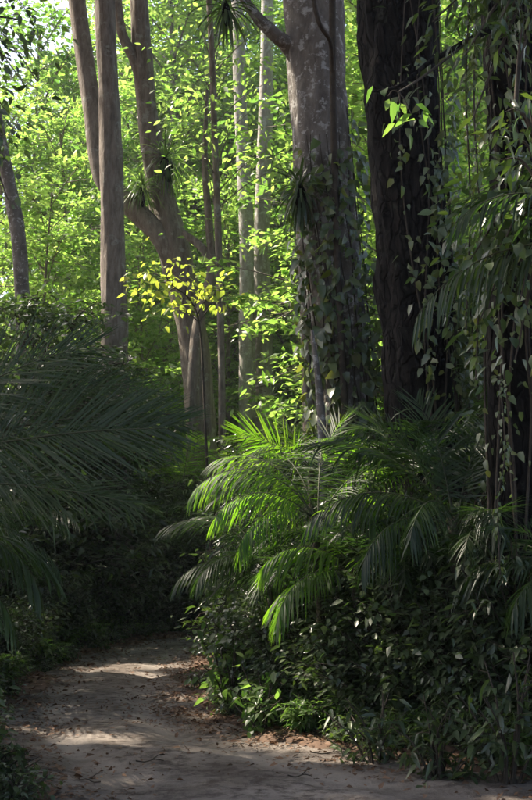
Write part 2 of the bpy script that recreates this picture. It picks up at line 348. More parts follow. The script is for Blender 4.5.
for px, py in [(200, 90), (236, 60), (252, 110), (188, 130), (268, 150), (232, 185), (225, 30), (262, 30), (182, 50), (205, 165), (215, 235), (232, 130), (272, 80), (195, 20), (245, 10), (285, 165)]:
    e = P(px, py, 29+g.normal()*.7); b = P(215+(py-150)*.02, py+45, 29); c = spline([b, (b+e)/2+[0, 0, .15], e], 10)-sb; br.append(tube(c, np.linspace(.022, .006, 10), 5))
    for k in range(70):
        o = g.normal(size=3)*[.55, .5, .24]; ps.append(c[-1]+o); ds.append(o+g.normal(size=3)*.3+[0, 0, -.25])
ps, ds = np.array(ps), np.array(ds)
link('branches', mesh_of('branches', br, M['bark_brown'], True), slender)
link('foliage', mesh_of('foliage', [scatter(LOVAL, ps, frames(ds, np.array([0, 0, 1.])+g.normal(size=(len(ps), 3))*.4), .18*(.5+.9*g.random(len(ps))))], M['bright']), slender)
build_tree('crooked_tree', 'dark crooked stem curving up beside the big forked trunk',
    [P(190, 600, 29.4), P(192, 420, 29.4), P(197, 330, 29.4), P(208, 292, 29.4), P(212, 260, 29.4), P(209, 225, 29.4), P(205, 160, 29.4), P(207, 90, 29.4)], [.16, .16, .15, .14, .13, .11, .08, .04], M['bark_brown'], seg=14, flare=1.2, seed=33,
    extra=[([P(212, 262, 29.4), P(202, 248, 29.4), P(190, 238, 29.5), P(183, 232, 29.5)], [.12, .11, .1, .06]), ([P(205, 303, 29.4), P(222, 303, 29.3), P(240, 312, 29.3)], [.05, .04, .02])])
tw = tag(empty('twin_trunk_tree', np.append(P(255, 600, 42)[:2], -.1)), 'pale grey tree with two close trunks far down the middle', 'tree')
b0 = np.array(tw.location)
for q, rr, sd_ in (([(247, 600, 42), (247, 400, 42), (247, 300, 42), (246, 215, 42), (240, 100, 42), (236, -40, 42)], [.36, .32, .30, .28, .25, .22], 41), ([(264, 600, 42.6), (264, 400, 42.6), (262, 300, 42.6), (262, 220, 42.6), (266, 100, 42.6), (268, -40, 42.6)], [.42, .37, .34, .32, .28, .24], 44)):
    pt = [P(*k) for k in q]; pt[0][2] = -.1
    link('trunk', mesh_of('trunk', [tube(spline(pt, 60)-b0, np.interp(np.linspace(0, 1, 60), np.linspace(0, 1, 6), rr), 20, .08, .08, sd_)], M['bark_grey'], True), tw)
E_pts = [P(352, 670, 17), P(347, 450, 17), P(336, 300, 17), P(322, 150, 17), P(314, 0, 17), P(308, -150, 17)]
E_r = [.50, .42, .44, .46, .47, .42]
build_tree('mottled_tree', 'broad pale mottled trunk in the centre, wrapped in leafy vine lower down', E_pts, E_r, M['bark_pale'],
    ((-3.5, 16, 25.0), (6, 6, 4), 170, 46, BIG), seed=51, lobes=.10, seg=40,
    extra=[([P(300, 62, 17), P(287, 45, 16.8), P(272, 32, 16.6), P(255, 14, 16.5), P(240, -8, 16.4), P(225, -40, 16.3)], [.16, .13, .10, .085, .075, .07])])
F_pts = [P(436, 690, 14), P(424, 430, 14), P(415, 300, 14), P(404, 150, 14), P(395, 0, 14), P(389, -150, 14)]
F_r = [.54, .41, .44, .49, .51, .5]
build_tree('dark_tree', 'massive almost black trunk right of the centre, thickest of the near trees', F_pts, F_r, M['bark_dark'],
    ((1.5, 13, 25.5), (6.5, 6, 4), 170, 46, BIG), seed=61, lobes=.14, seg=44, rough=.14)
G_pts = [P(520, 720, 10.5), P(516, 500, 10.5), P(512, 330, 10.5), P(516, 180, 10.5), P(508, 40, 10.5), P(500, -140, 10.5)]
G_r = [.36, .26, .25, .26, .27, .24]
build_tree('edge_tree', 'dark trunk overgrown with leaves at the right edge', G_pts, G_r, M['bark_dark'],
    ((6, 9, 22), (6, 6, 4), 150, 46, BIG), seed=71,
    extra=[([P(506, 20, 10.5), P(470, 40, 9.8), P(430, 62, 9.2), P(400, 85, 8.8), P(372, 92, 8.5)], [.045, .032, .022, .014, .006]), ([P(516, 230, 10.5), P(500, 205, 9.6), P(478, 210, 9.0)], [.05, .03, .012])])
build_tree('leaning_tree', 'short bent grey trunk at the left edge below the sky gap',
    [P(30, 600, 25), P(27, 420, 25), P(22, 300, 25), P(18, 235, 25), P(8, 180, 25), P(0, 140, 25), P(-14, 60, 25)], [.24, .2, .18, .17, .16, .15, .13], M['bark_pale'], seg=16, seed=81)
build_tree('thin_brown_tree', 'thin brown trunk just left of the vine covered trunk',
    [P(312, 640, 22), P(309, 400, 22), P(305, 280, 22), P(300, 190, 22), P(296, 80, 22), P(292, -80, 22)], [.15, .13, .125, .12, .11, .1], M['bark_brown'], seg=14, seed=84)
build_tree('pale_sapling', 'pale slim stem catching sun below the vine covered trunk',
    [P(323, 640, 15.6), P(323, 500, 15.6), P(322, 430, 15.6), P(318, 380, 15.7), P(312, 330, 15.8)], [.075, .065, .06, .05, .02], M['bark_pale'], seg=12, seed=85, flare=1.1)
# canopy neighbours just outside the frame that shade the foreground
NB = [(-12, 15, 24), (-17, 23, 26), (-11, 27, 28), (-23, 29, 27), (-9, 7, 23), (-17, 11, 25), (-23, 18, 26), (-28, 24, 26), (7.5, 16, 24), (9, 24, 27), (-3, -5, 23), (5, -2, 22), (-14, 0, 24), (12, 6, 23), (-7.5, 19.5, 23), (-13, 21, 30), (-6, 12.5, 27), (-19, 16.5, 31), (-20, 33, 29)]
for i, (x, y, h) in enumerate(NB):
    g = np.random.default_rng(900+i)
    build_tree('canopy_tree', 'tall canopy tree beyond the edge of the view shading the track', [np.array([x, y, 0]), np.array([x+g.normal()*.3, y, h*.4]), np.array([x+g.normal()*.5, y, h*.8])], [.45, .35, .26], M['bark_brown'],
        ((x, y, h), (6, 6, 3.6), 150, 46, BIG), seg=12, seed=900+i, group='canopy trees around the track', nring=20)

# ------------------------------------------------------------------ background trees: templates, then copies
def tree_template(name, H, zb, R, nl, tw_n, per, leaf, mat, bark, seed, r0=.22, tpl=L4, flat=.22, spread=.55):
    g = np.random.default_rng(seed)
    root = empty(name, (0, 0, -500))
    ph = g.random()*6
    tz = np.linspace(0, H, 30); tp = np.stack([.35*np.sin(tz*.25+ph), .35*np.cos(tz*.21+ph*2)-.3, tz], -1); tp[:, :2] -= tp[0, :2]
    link('trunk', mesh_of('trunk', [tube(tp, np.linspace(r0, r0*.22, 30)*(1+.4*np.exp(-tz/.6)), 12, .06, .08, seed)], bark, True), root)
    br, ps, ds = [], [], []
    for k in range(nl):
        z = zb + (H-zb)*(k+g.random())/nl
        f = (z-zb)/(H-zb); L = R*(.45+.75*math.sin(math.pi*min(.98, .18+.75*f)))*(.7+.5*g.random())
        a = k*2.399+g.normal()*.3; e = .15+.7*f+g.normal()*.15
        st = np.array([np.interp(z, tz, tp[:, i]) for i in range(3)])
        d = np.array([math.cos(a)*math.cos(e), math.sin(a)*math.cos(e), math.sin(e)])
        mid = st + d*L*.55; end = st + d*L + np.array([0, 0, -.16*L])
        c = spline([st, mid, end], 12); br.append(tube(c, np.linspace(r0*.28*(1.1-f*.6), .012, 12), 5))
        for q in range(tw_n):
            s = .25+.75*(q+g.random())/tw_n; b = c[min(11, int(s*11))]
            off = g.normal(size=3)*[.8, .8, .35]*(L*.22); t_ = b+off
            br.append(tube(np.array([b, (b+t_)/2+[0, 0, .05], t_]), [.02, .013, .006], 3))
            ps.append(t_); ds.append(nrm(off*[1, 1, .3]+d*.4))
    ps, ds = np.array(ps), np.array(ds)
    n = len(ps)*per
    pos = (ps[:, None] + g.normal(size=(len(ps), per, 3))*spread*np.array([1, 1, flat/.4*.4])).reshape(-1, 3)
    dd = np.repeat(ds, per, 0)*.5 + g.normal(size=(n, 3))*[.8, .8, .35] + [0, 0, -.25]
    R_ = frames(dd, np.array([0, 0, 1.]) + g.normal(size=(n, 3))*.45)
    link('branches', mesh_of('branches', br, bark), root)
    link('crown', mesh_of('crown', [scatter(tpl, pos, R_, leaf*(.65+.7*g.random(n)))], mat), root)
    return root
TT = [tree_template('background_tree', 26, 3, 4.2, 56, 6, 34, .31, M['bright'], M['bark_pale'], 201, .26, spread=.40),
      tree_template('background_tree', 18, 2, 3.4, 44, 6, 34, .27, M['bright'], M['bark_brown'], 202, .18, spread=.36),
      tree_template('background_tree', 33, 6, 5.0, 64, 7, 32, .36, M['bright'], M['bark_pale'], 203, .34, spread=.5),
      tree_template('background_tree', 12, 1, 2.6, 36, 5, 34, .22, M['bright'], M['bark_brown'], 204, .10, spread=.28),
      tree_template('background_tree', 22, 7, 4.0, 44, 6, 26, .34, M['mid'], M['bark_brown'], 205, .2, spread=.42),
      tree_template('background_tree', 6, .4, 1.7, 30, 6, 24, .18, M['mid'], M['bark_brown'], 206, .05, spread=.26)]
TL = ['tall sunlit background tree with pale trunk and yellow-green leaves', 'medium sunlit background tree with bright layered leaves', 'very tall far tree closing the view with sunlit crown', 'small bright sunlit understorey tree behind the bend',
      'darker green background tree with a high bare trunk', 'low bushy young tree in the background undergrowth']
TG = ['tall sunlit background trees', 'medium background trees', 'very tall far trees', 'small understorey trees', 'darker background trees', 'young background trees']
used = [False]*6
def place_tree(k, x, y, rz, s=1.0):
    o = TT[k] if not used[k] else copy_tree(TT[k]); used[k] = True
    o.location = (x, y, gz(x, y)-.05); o.rotation_euler = (0, 0, rz); o.scale = (s, s, s*(.94+.12*rng.random()))
    tag(o, TL[k], 'tree', TG[k]); return o
far = [  # kind, px at ground, depth
    (0, 70, 57), (0, 205, 52), (0, 150, 54), (0, 300, 50), (0, 340, 56), (0, 400, 50), (0, 470, 44), (0, 110, 62), (0, 250, 60), (0, 540, 52), (0, 440, 62),
    (1, 45, 38), (1, -60, 42), (1, 225, 46), (1, 290, 50), (1, 420, 36), (1, 150, 47), (1, 365, 42), (1, 480, 38), (1, -10, 39), (1, 405, 31),
    (2, 165, 52), (2, 232, 54), (2, 130, 56), (2, 300, 58), (2, 200, 60), (2, 390, 56), (2, 150, 78), (2, 280, 75), (2, 400, 70), (2, 220, 84), (2, 340, 88), (2, 100, 82), (2, 500, 78), (2, 580, 66), (2, 460, 90), (2, 130, 95), (2, 250, 100), (2, 380, 104),
    (3, 150, 43), (3, 372, 39), (3, 130, 40), (3, 55, 33), (3, 360, 34), (3, 225, 50), (3, 425, 26), (3, 400, 22), (3, 15, 34), (3, 110, 41), (3, 480, 30), (3, 410, 29),
    (4, 380, 40), (4, 90, 50), (4, 310, 54), (4, 500, 36), (4, 20, 44), (4, 230, 66), (4, 180, 62), (4, 300, 68)]
for k, px, d in far:
    x = (px-266)/FPX*d; place_tree(k, x, d + rng.normal()*.3, rng.random()*6.28, .9+.25*rng.random())
for i in range(34):
    d = 33+24*rng.random(); px = -20+570*rng.random(); x = (px-266)/FPX*d
    if road_dist(np.array([x]), np.array([d]))[0] < 1.6: continue
    if 190 < px < 330 and d < 46: continue
    place_tree(5, x, d, rng.random()*6.28, .6+.6*rng.random())

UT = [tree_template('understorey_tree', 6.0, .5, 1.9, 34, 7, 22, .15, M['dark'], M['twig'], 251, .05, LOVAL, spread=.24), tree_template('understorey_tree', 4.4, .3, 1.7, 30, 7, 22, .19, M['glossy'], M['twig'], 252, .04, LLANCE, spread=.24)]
UL = ['tall dark leafy understorey tree', 'shaded understorey tree with long leaves']
uu = [False, False]
for k, px, d, sc_, *fixed in [(0, -25, 19, .85), (1, 10, 20, .9), (0, 40, 23, .85), (0, 75, 25.5, .8), (1, 100, 28, 1.0), (0, 112, 28.5, .9), (0, 20, 26, 1.0), (1, 160, 29, .8), (0, -60, 15.5, .8), (1, -10, 16, .8), (0, 60, 29, 1.05), (1, 190, 29.5, .75), (0, -50, 22, 1.0), (0, 78, 25.4, 1.15, 1), (0, 108, 26.2, .98, 1), (1, 60, 24.6, 1.2, 1), (0, 30, 22.5, 1.1, 1),
                      (0, 500, 16, .95), (1, 600, 12.6, 1.0), (0, 610, 14, 1.0), (1, 470, 21, .9), (1, 285, 19, .75), (1, 240, 27, .8), (1, 480, 18, 1.2), (0, 445, 19, 1.0)]:
    for tr_ in range(25):
        px_ = px + rng.normal()*tr_*2.2; x = (px_-266)/FPX*d; hh = (6.0, 4.4)[k]*sc_
        if fixed or not blocks([[x, d, hh*f] for f in (.2, .4, .6, .8)], .75): break
    else: continue
    o = UT[k] if not uu[k] else copy_tree(UT[k]); uu[k] = True
    o.location = (x, d, gz(x, d)-.05); o.rotation_euler = (0, 0, rng.random()*6.28); o.scale = (sc_, sc_, sc_)
    tag(o, UL[k], 'tree', 'understorey trees')
# ------------------------------------------------------------------ palms
def frond_geo(L, a0, a1, n, ll, lw, lift, grav, seed, ph0=72, ph1=22, roll=0.0, s0=.16):
    g = np.random.default_rng(seed); m = 26
    s = np.linspace(0, 1, m); a = np.radians(a0) + np.radians(a1-a0)*s**1.25
    ds = L/(m-1); rx = np.concatenate([[0], np.cumsum(np.cos(a[:-1])*ds)]); rz_ = np.concatenate([[0], np.cumsum(np.sin(a[:-1])*ds)])
    side = np.cumsum(g.normal()*.002*np.ones(m))
    rach = np.stack([rx, side, rz_], -1); Tn = nrm(np.gradient(rach, axis=0))
    stalk = tube(rach, np.interp(s, [0, .15, 1], [.017, .012, .003])*(L/2.2), 6)
    leaf = []
    cr, sr = math.cos(roll), math.sin(roll)
    for i in range(n):
        si = s0 + (1-s0)*(i+.5)/n
        for sg in (-1, 1):
            sj = min(.999, si + g.normal()*.004); k = sj*(m-1); i0 = min(m-2, int(k)); f = k-i0
            b = rach[i0]*(1-f)+rach[i0+1]*f; t = nrm(Tn[i0]*(1-f)+Tn[i0+1]*f)
            lat = np.array([0, 1., 0]); up = np.cross(t, lat); up = up*np.sign(up[2] if abs(up[2]) > .05 else 1)
            lat, up = lat*cr + up*sr, up*cr - lat*sr
            q = (si-s0)/(1-s0); phi = math.radians(ph0+(ph1-ph0)*q + g.normal()*3); v = math.radians(lift + g.normal()*9)
            d = math.cos(phi)*t + math.sin(phi)*(sg*math.cos(v)*lat + math.sin(v)*up)
            if g.random() < .05: continue
            brk = 1.0 if g.random() > .06 else .35+.4*g.random()
            hang = grav if g.random() > .05 else grav+.5
            ln = brk*ll*(.35 + .75*math.sin(math.pi*min(1, .16+.74*q)))*(.93+.14*g.random())
            p = b.copy(); st = 5; pts = [p.copy()]; dirs = [d]
            for _ in range(st-1):
                d = nrm(d + np.array([0, 0, -hang*(.5+1.0*g.random())])); p = p + d*ln/(st-1); pts.append(p.copy()); dirs.append(d)
            pts, dirs = np.array(pts), np.array(dirs)
            wd = nrm(t[None] - (dirs@t)[:, None]*dirs + 1e-4)
            ww = lw*np.array([.45, 1, .9, .6, .04])[:, None]/2
            nn = nrm(np.cross(wd, dirs)); nn *= np.sign(nn[0] @ up) or 1
            V = np.stack([pts-wd*ww, pts-nn*ww*.35, pts+wd*ww], 1).reshape(-1, 3)
            F = [[3*j+c, 3*j+c+1, 3*j+c+4, 3*j+c+3] for j in range(st-1) for c in (0, 1)]
            leaf.append((V, np.array(F)))
    return stalk, leaf
def rotz(V, a, o):
    c, s_ = math.cos(a), math.sin(a); V = np.asarray(V)
    return np.stack([V[:, 0]*c-V[:, 1]*s_, V[:, 0]*s_+V[:, 1]*c, V[:, 2]], -1) + o
def palm(label, x, y, hz, fronds, seed, tr=.06, group=None, mat='palm_shade', lw=.021):
    """fronds: (azimuth deg, start elevation, end elevation, length, leaflet length, n pairs, lift, gravity, separate leaflets, roll)"""
    z0 = gz(x, y)-.05; root = tag(empty('understorey_palm', (x, y, z0)), label, 'palm', group)
    H = hz-z0
    tz = np.linspace(0, H, 18)
    link('trunk', mesh_of('trunk', [tube(np.stack([.03*np.sin(tz*2), 0*tz, tz], -1), (tr*.62)*(1.15+.15*np.sin(np.arange(18)*2.4)), 10, .12)], M['palm_trunk'], True), root)
    for i, fd in enumerate(fronds):
        aa, ee = math.radians(fd[0]), math.radians(fd[1]*.7+fd[2]*.3)
        mid = np.array([x, y, hz]) + np.array([math.cos(aa)*math.cos(ee), math.sin(aa)*math.cos(ee), math.sin(ee)])*fd[3]*.6
        if not fd[8] and blocks([mid], .3): continue
        az, a0, a1, L, ll, n, lift, gr, sep = fd[:9]; roll = math.radians(fd[9]) if len(fd) > 9 else 0
        st, lf = frond_geo(L, a0, a1, n, ll, lw*(ll/.5)**.5, lift, gr, seed*50+i, roll=roll)
        a = math.radians(az); o = np.array([math.cos(a)*tr*.7, math.sin(a)*tr*.7, H-.04*(i % 3)])
        fo = link('frond', mesh_of('frond', [(rotz(st[0], a, o), st[1])], M['palm_stalk'], True), root)
        if sep:
            for V, F in lf: link('leaflet', mesh_of('leaflet', [(rotz(V, a, o), F)], M[mat]), fo)
        else:
            tag(link('leaflets', mesh_of('leaflets', [(rotz(V, a, o), F) for V, F in lf], M[mat]), fo), kind='stuff')
    return root
def auto_fronds(n, L, ll, seed, lo=-60, hi=70, pairs=42):
    g = np.random.default_rng(seed); out = []
    for i in range(n):
        e = hi - 50*(i/n) + g.normal()*5
        out.append((i*137.5+g.normal()*10, e, lo*(.4+.7*i/n)+g.normal()*8, L*(.85+.3*g.random()), ll, pairs, 15-30*i/n, .10+.16*i/n, False))
    return out
# left foreground palm: trunk just out of frame, fronds reaching right across the left side
palm('dark feathery palm reaching in from the left edge above the track', -2.95, 7.9, 2.3, [
    (3, 16, 0, 2.2, .66, 72, 4, .012, True, 64), (10, 26, -6, 2.3, .62, 70, 6, .03, True, 48), (-3, 4, -14, 1.95, .52, 66, 4, .05, True, 34), (22, 36, 0, 2.2, .62, 64, 8, .03, False, 40), (36, 30, -16, 2.2, .6, 60, 10, .06, False, 20),
    (80, 50, 0, 2.1, .6, 50, 10, .08, False), (16, 46, 14, 1.9, .6, 64, 6, .02, False, 55), (30, 10, -20, 2.2, .55, 60, 4, .06, False, 15)], 1, .08, lw=.0125)
palm('low drooping palm at the left edge beside the track', -3.05, 9.0, 1.75, [
    (-4, 30, -72, 1.45, .46, 36, -12, .28, True), (-30, 30, -80, 1.3, .45, 34, -10, .28, False), (20, 36, -60, 1.5, .46, 34, 0, .2, False), (60, 50, -40, 1.5, .46, 34, 5, .15, False), (2, 6, -78, 1.25, .42, 32, -10, .3, False), (-60, 40, -60, 1.3, .45, 30, 0, .2, False)], 2, .06)
palm('tall shaded palm standing behind the left foreground fronds', -4.6, 13.0, 2.6, auto_fronds(11, 2.2, .6, 77, -50, 75), 3, .08)
# centre palm, partly in sun
cx, cy_ = P(318, 560, 11.6)[:2]
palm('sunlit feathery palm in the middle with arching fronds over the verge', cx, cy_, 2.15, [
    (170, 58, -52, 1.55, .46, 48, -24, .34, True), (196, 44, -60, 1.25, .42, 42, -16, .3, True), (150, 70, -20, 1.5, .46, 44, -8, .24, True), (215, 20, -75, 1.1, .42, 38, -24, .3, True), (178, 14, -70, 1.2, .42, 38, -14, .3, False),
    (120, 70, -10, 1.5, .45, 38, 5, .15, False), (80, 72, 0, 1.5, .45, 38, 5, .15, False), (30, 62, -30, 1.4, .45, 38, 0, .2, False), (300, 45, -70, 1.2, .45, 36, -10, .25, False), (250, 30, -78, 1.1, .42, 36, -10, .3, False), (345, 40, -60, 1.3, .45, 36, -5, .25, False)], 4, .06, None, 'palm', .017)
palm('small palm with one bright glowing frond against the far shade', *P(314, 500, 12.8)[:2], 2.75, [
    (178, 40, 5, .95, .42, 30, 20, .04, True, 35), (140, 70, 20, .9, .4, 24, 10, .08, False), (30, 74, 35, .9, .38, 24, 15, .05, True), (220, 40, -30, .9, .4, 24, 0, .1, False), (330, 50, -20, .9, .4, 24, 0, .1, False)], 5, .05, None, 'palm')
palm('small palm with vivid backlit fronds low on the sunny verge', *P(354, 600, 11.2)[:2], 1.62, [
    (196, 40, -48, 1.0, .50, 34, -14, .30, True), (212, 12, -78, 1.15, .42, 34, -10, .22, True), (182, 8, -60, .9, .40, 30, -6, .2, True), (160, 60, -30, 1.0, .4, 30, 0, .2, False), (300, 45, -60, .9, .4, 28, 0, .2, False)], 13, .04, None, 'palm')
palm('leaning young palm with grey fronds pointing at the track', *P(270, 580, 12.4)[:2], 1.6, [
    (168, 58, -28, 1.4, .42, 46, -6, .22, True), (185, 30, -55, 1.1, .40, 40, -8, .28, False), (140, 66, -10, 1.3, .42, 40, 5, .16, False), (215, 34, -65, 1.0, .4, 36, -8, .28, False), (100, 65, 0, 1.2, .42, 36, 10, .15, False), (255, 25, -70, .9, .38, 32, -10, .3, False)], 6, .05, lw=.016)
# right palms
palm('dark palm at the right with two wide arching fronds', *P(455, 520, 10.7)[:2], 2.1, [
    (182, 34, -52, 1.5, .42, 40, -24, .30, True), (8, 30, -50, 1.4, .42, 38, -20, .28, True), (150, 70, 25, 1.45, .55, 34, 20, .04, True), (110, 80, 40, 1.4, .5, 32, 20, .05, False), (60, 72, 20, 1.4, .5, 32, 15, .08, False),
    (215, 20, -75, 1.3, .45, 34, -20, .3, False), (240, 30, -70, 1.2, .45, 32, -20, .3, False), (330, 28, -75, 1.3, .45, 32, -20, .3, False), (280, 35, -70, 1.1, .45, 30, -20, .3, False), (170, 58, -10, 1.6, .5, 36, 5, .12, False)], 7, .07)
palm('tall palm beyond the right edge with a long hanging frond before the black trunk', 2.95, 8.4, 4.05, [
    (172, 20, -62, 1.95, .48, 30, -40, .45, True), (200, 45, -50, 1.8, .45, 30, -10, .3, False), (150, 60, -20, 1.8, .45, 30, 0, .2, False), (100, 60, -30, 1.8, .45, 30, 0, .2, False), (20, 50, -40, 1.8, .45, 30, 0, .2, False), (280, 50, -40, 1.8, .45, 30, 0, .2, False)], 8, .08)
palm('low palm by the right edge with grey drooping fronds', 2.75, 9.6, 1.5, [
    (175, 40, -60, 1.2, .42, 30, -15, .25, True), (210, 30, -70, 1.0, .4, 28, -15, .3, False), (140, 55, -30, 1.2, .4, 30, 0, .2, False), (90, 60, -20, 1.2, .4, 28, 0, .2, False), (250, 35, -70, 1.0, .4, 28, -15, .3, False), (195, 62, 0, 1.0, .4, 28, 10, .1, False)], 9, .06)
palm('feathery palm filling the gap below the black trunk', *P(412, 500, 12.0)[:2], 2.5, auto_fronds(9, 1.15, .42, 91, -30, 82), 10, .07)
palm('dark palm low on the right verge under the arching fronds', *P(402, 600, 11.4)[:2], 1.4, auto_fronds(11, 1.4, .45, 92, -60, 70), 11, .06)
for k, (px, d, hz, L, lb) in enumerate([(360, 11.6, 1.6, 1.3, 'fine-leaved dark palm beside the sunlit palm on the verge'), (487, 10.8, 1.6, 1.4, 'fine-leaved dark palm beneath the right edge trunk'),
        (345, 13.2, 2.1, 1.5, 'dark palm below the mottled trunk behind the sunlit palm'), (300, 12.4, 1.3, 1.2, 'small dark palm low among the verge bushes')]):
    palm(lb, *P(px, 560, d)[:2], hz, auto_fronds(12, L, .42, 170+k, -65, 78, 46), 50+k, .05, lw=.016)
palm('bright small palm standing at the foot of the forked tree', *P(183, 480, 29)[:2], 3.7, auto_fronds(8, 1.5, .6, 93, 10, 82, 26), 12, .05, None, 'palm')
for k, (px, d, hz, L) in enumerate([(12, 21, 2.2, 1.7), (-35, 17, 2.4, 1.8), (60, 28, 2.0, 1.9), (125, 28.5, 2.2, 1.9), (-70, 14, 2.0, 1.6)]):
    palm('shaded palm among the bushes on the left bank', *P(px, 520, d)[:2], hz, auto_fronds(9, L, .5, 120+k, -50, 70, 34), 20+k, .06, 'palms on the left bank', lw=.017)
for k, (px, d, hz, L) in enumerate([(215, 25, 2.4, 1.8), (270, 21, 2.6, 1.8), (300, 24, 2.8, 2.0), (480, 14, 2.8, 2.0)]):
    palm('shaded palm in the thicket behind the front palms', *P(px, 520, d)[:2], hz, auto_fronds(9, L, .5, 140+k, -45, 75, 28), 30+k, .06, 'palms in the thicket')

# ------------------------------------------------------------------ shrubs
def shrub_geo(h, r, ns, nt_, per, leaf, seed, droop=.35, spread=.10, up=1.0):
    g = np.random.default_rng(seed); st, ps, ds = [], [], []
    for i in range(ns):
        a = i*2.4+g.normal()*.4; rr = r*(.25+.75*g.random()**.6); hh = h*(.55+.45*g.random())*(1-.35*(rr/r)**2)
        e = np.array([math.cos(a)*rr, math.sin(a)*rr, hh]); m = e*[.4, .4, .6] + g.normal(size=3)*.03
        c = spline([np.array([math.cos(a)*.04, math.sin(a)*.04, 0]), m, e], 9); st.append(tube(c, np.linspace(.010, .003, 9)*(1+h*.4), 4))
        for q in range(nt_):
            s = .25+.75*(q+.3+.7*g.random())/nt_; b = c[min(8, int(s*8))]
            off = g.normal(size=3)*[1, 1, .6]*r*.22; t_ = b+off; st.append(tube(np.array([b, (b+t_)/2, t_]), [.004, .003, .002], 3))
            for z in range(per):
                f = (z+1)/per; ps.append(b+off*f+g.normal(size=3)*spread*.5); ds.append(nrm(off)*.5+g.normal(size=3)*[.7, .7, .3]+np.array([0, 0, -droop])+e*[.3, .3, 0]/max(r, .1))
    ps, ds = np.array(ps), np.array(ds); ps[:, 2] = np.maximum(ps[:, 2], .03)
    n = len(ps); R = frames(ds, np.array([0, 0, up]) + g.normal(size=(n, 3))*.38)
    return st, ps, R, leaf*(.6+.7*g.random(n))
def shrub_tpl(name, tpl, mat, *a, **k):
    st, ps, R, s = shrub_geo(*a, **k); root = empty(name, (0, 0, -500))
    link('stems', mesh_of('stems', st, M['twig']), root); link('foliage', mesh_of('foliage', [scatter(tpl, ps, R, s)], M[mat]), root)
    return root
ST = {'small': shrub_tpl('small_leaved_bush', LOVAL, 'glossy', 1.3, .75, 46, 7, 8, .085, 301),
      'dense': shrub_tpl('dense_bush', LOVAL, 'dark', 2.4, 1.3, 60, 8, 9, .13, 302),
      'broad': shrub_tpl('broad_leaved_shrub', LLANCE, 'glossy', 1.1, .6, 26, 6, 7, .13, 303, droop=.1),
      'low': shrub_tpl('low_plant', LOVAL, 'glossy', .45, .40, 22, 4, 5, .085, 304),
      'tall': shrub_tpl('tall_shrub', LLANCE, 'dark', 3.4, 1.2, 50, 9, 9, .19, 305, droop=.5),
      'lance': shrub_tpl('grassy_plant', LLANCE, 'mid', .6, .35, 26, 4, 5, .16, 306, droop=.1)}
su = {k: False for k in ST}
SC = {'small': 'bush', 'dense': 'bush', 'broad': 'shrub', 'low': 'plant', 'tall': 'shrub', 'lance': 'plant'}
def shrub(kind, x, y, s, label, group=None, dz=0.0):
    o = ST[kind] if not su[kind] else copy_tree(ST[kind]); su[kind] = True
    o.location = (x, y, gz(x, y)-.03+dz); o.rotation_euler = (0, 0, rng.random()*6.28); o.scale = (s*(.9+.2*rng.random()), s*(.9+.2*rng.random()), s*(.9+.2*rng.random()))
    return tag(o, label, SC[kind], group)
def offroad(x, y, m=.15): return road_dist(np.array([x]), np.array([y]))[0] > m
def bank(kind, n, pxr, dr, sr, label, group, margin=.3):
    c = 0; tries = 0
    while c < n and tries < n*30:
        tries += 1; d = dr[0]+(dr[1]-dr[0])*rng.random(); px = pxr[0]+(pxr[1]-pxr[0])*rng.random(); x = (px-266)/FPX*d
        s = sr[0]+(sr[1]-sr[0])*rng.random()
        if not offroad(x, d, margin*s): continue
        hh = {'small': 1.3, 'dense': 2.4, 'broad': 1.1, 'low': .4, 'tall': 3.4, 'lance': .5}[kind]*s
        if hh > .7 and blocks([[x, d, hh*.45], [x, d, hh*.85]], .25*s): continue
        shrub(kind, x, d, s, label, group); c += 1
# left bank
bank('dense', 16, (-90, 190), (20, 32), (.7, 1.25), 'dense dark bush on the left bank behind the bend', 'dense bushes on the left bank', 1.1)
bank('dense', 9, (-110, 40), (11, 20), (.6, 1.0), 'dense dark bush on the left bank near the edge of the view', 'dense bushes at the left edge', 1.1)
bank('tall', 12, (-80, 200), (22, 33), (.7, 1.15), 'tall dark shrub with narrow leaves on the left bank', 'tall shrubs on the left bank', .9)
bank('small', 16, (-80, 140), (12, 24), (.6, 1.0), 'small-leaved bush low on the left verge', 'bushes on the left verge', .65)
bank('small', 7, (-90, 30), (8.0, 11), (.5, .8), 'small-leaved bush at the left edge close to the track', 'near bushes at the left edge', .6)
bank('lance', 12, (-70, 60), (8.2, 20), (.6, 1.1), 'grassy upright plant on the left verge', 'grassy plants on the left verge', .25)
# behind the bend, middle
bank('dense', 14, (150, 420), (19, 31), (.7, 1.2), 'dense dark bush in the thicket behind the centre palms', 'dense bushes in the thicket', 1.1)
bank('tall', 10, (220, 560), (13, 22), (.6, 1.0), 'tall dark shrub with narrow leaves right of the centre', 'tall shrubs on the right', .9)
bank('dense', 10, (330, 600), (11.5, 18), (.5, .95), 'dense dark bush on the right bank below the trunks', 'dense bushes on the right', 1.0)
for px, d, s_, kd in [(338, 11.9, .62, 'dense'), (372, 11.2, .6, 'dense'), (398, 11.0, .72, 'dense'), (425, 10.9, .8, 'dense'), (462, 10.6, .72, 'dense'), (500, 10.3, .8, 'dense'), (440, 11.6, .95, 'tall'), (480, 11.2, .8, 'tall'), (520, 10.2, .75, 'tall'), (410, 12.2, .85, 'tall'), (290, 12.6, .6, 'dense'), (255, 13.4, .62, 'dense')]:
    shrub(kd, (px-266)/FPX*d, d, s_, 'dark leafy bush mixed among the palms' if kd == 'dense' else 'tall narrow-leaved shrub mixed among the palms', 'bushes among the right palms' if kd == 'dense' else 'tall shrubs among the right palms')
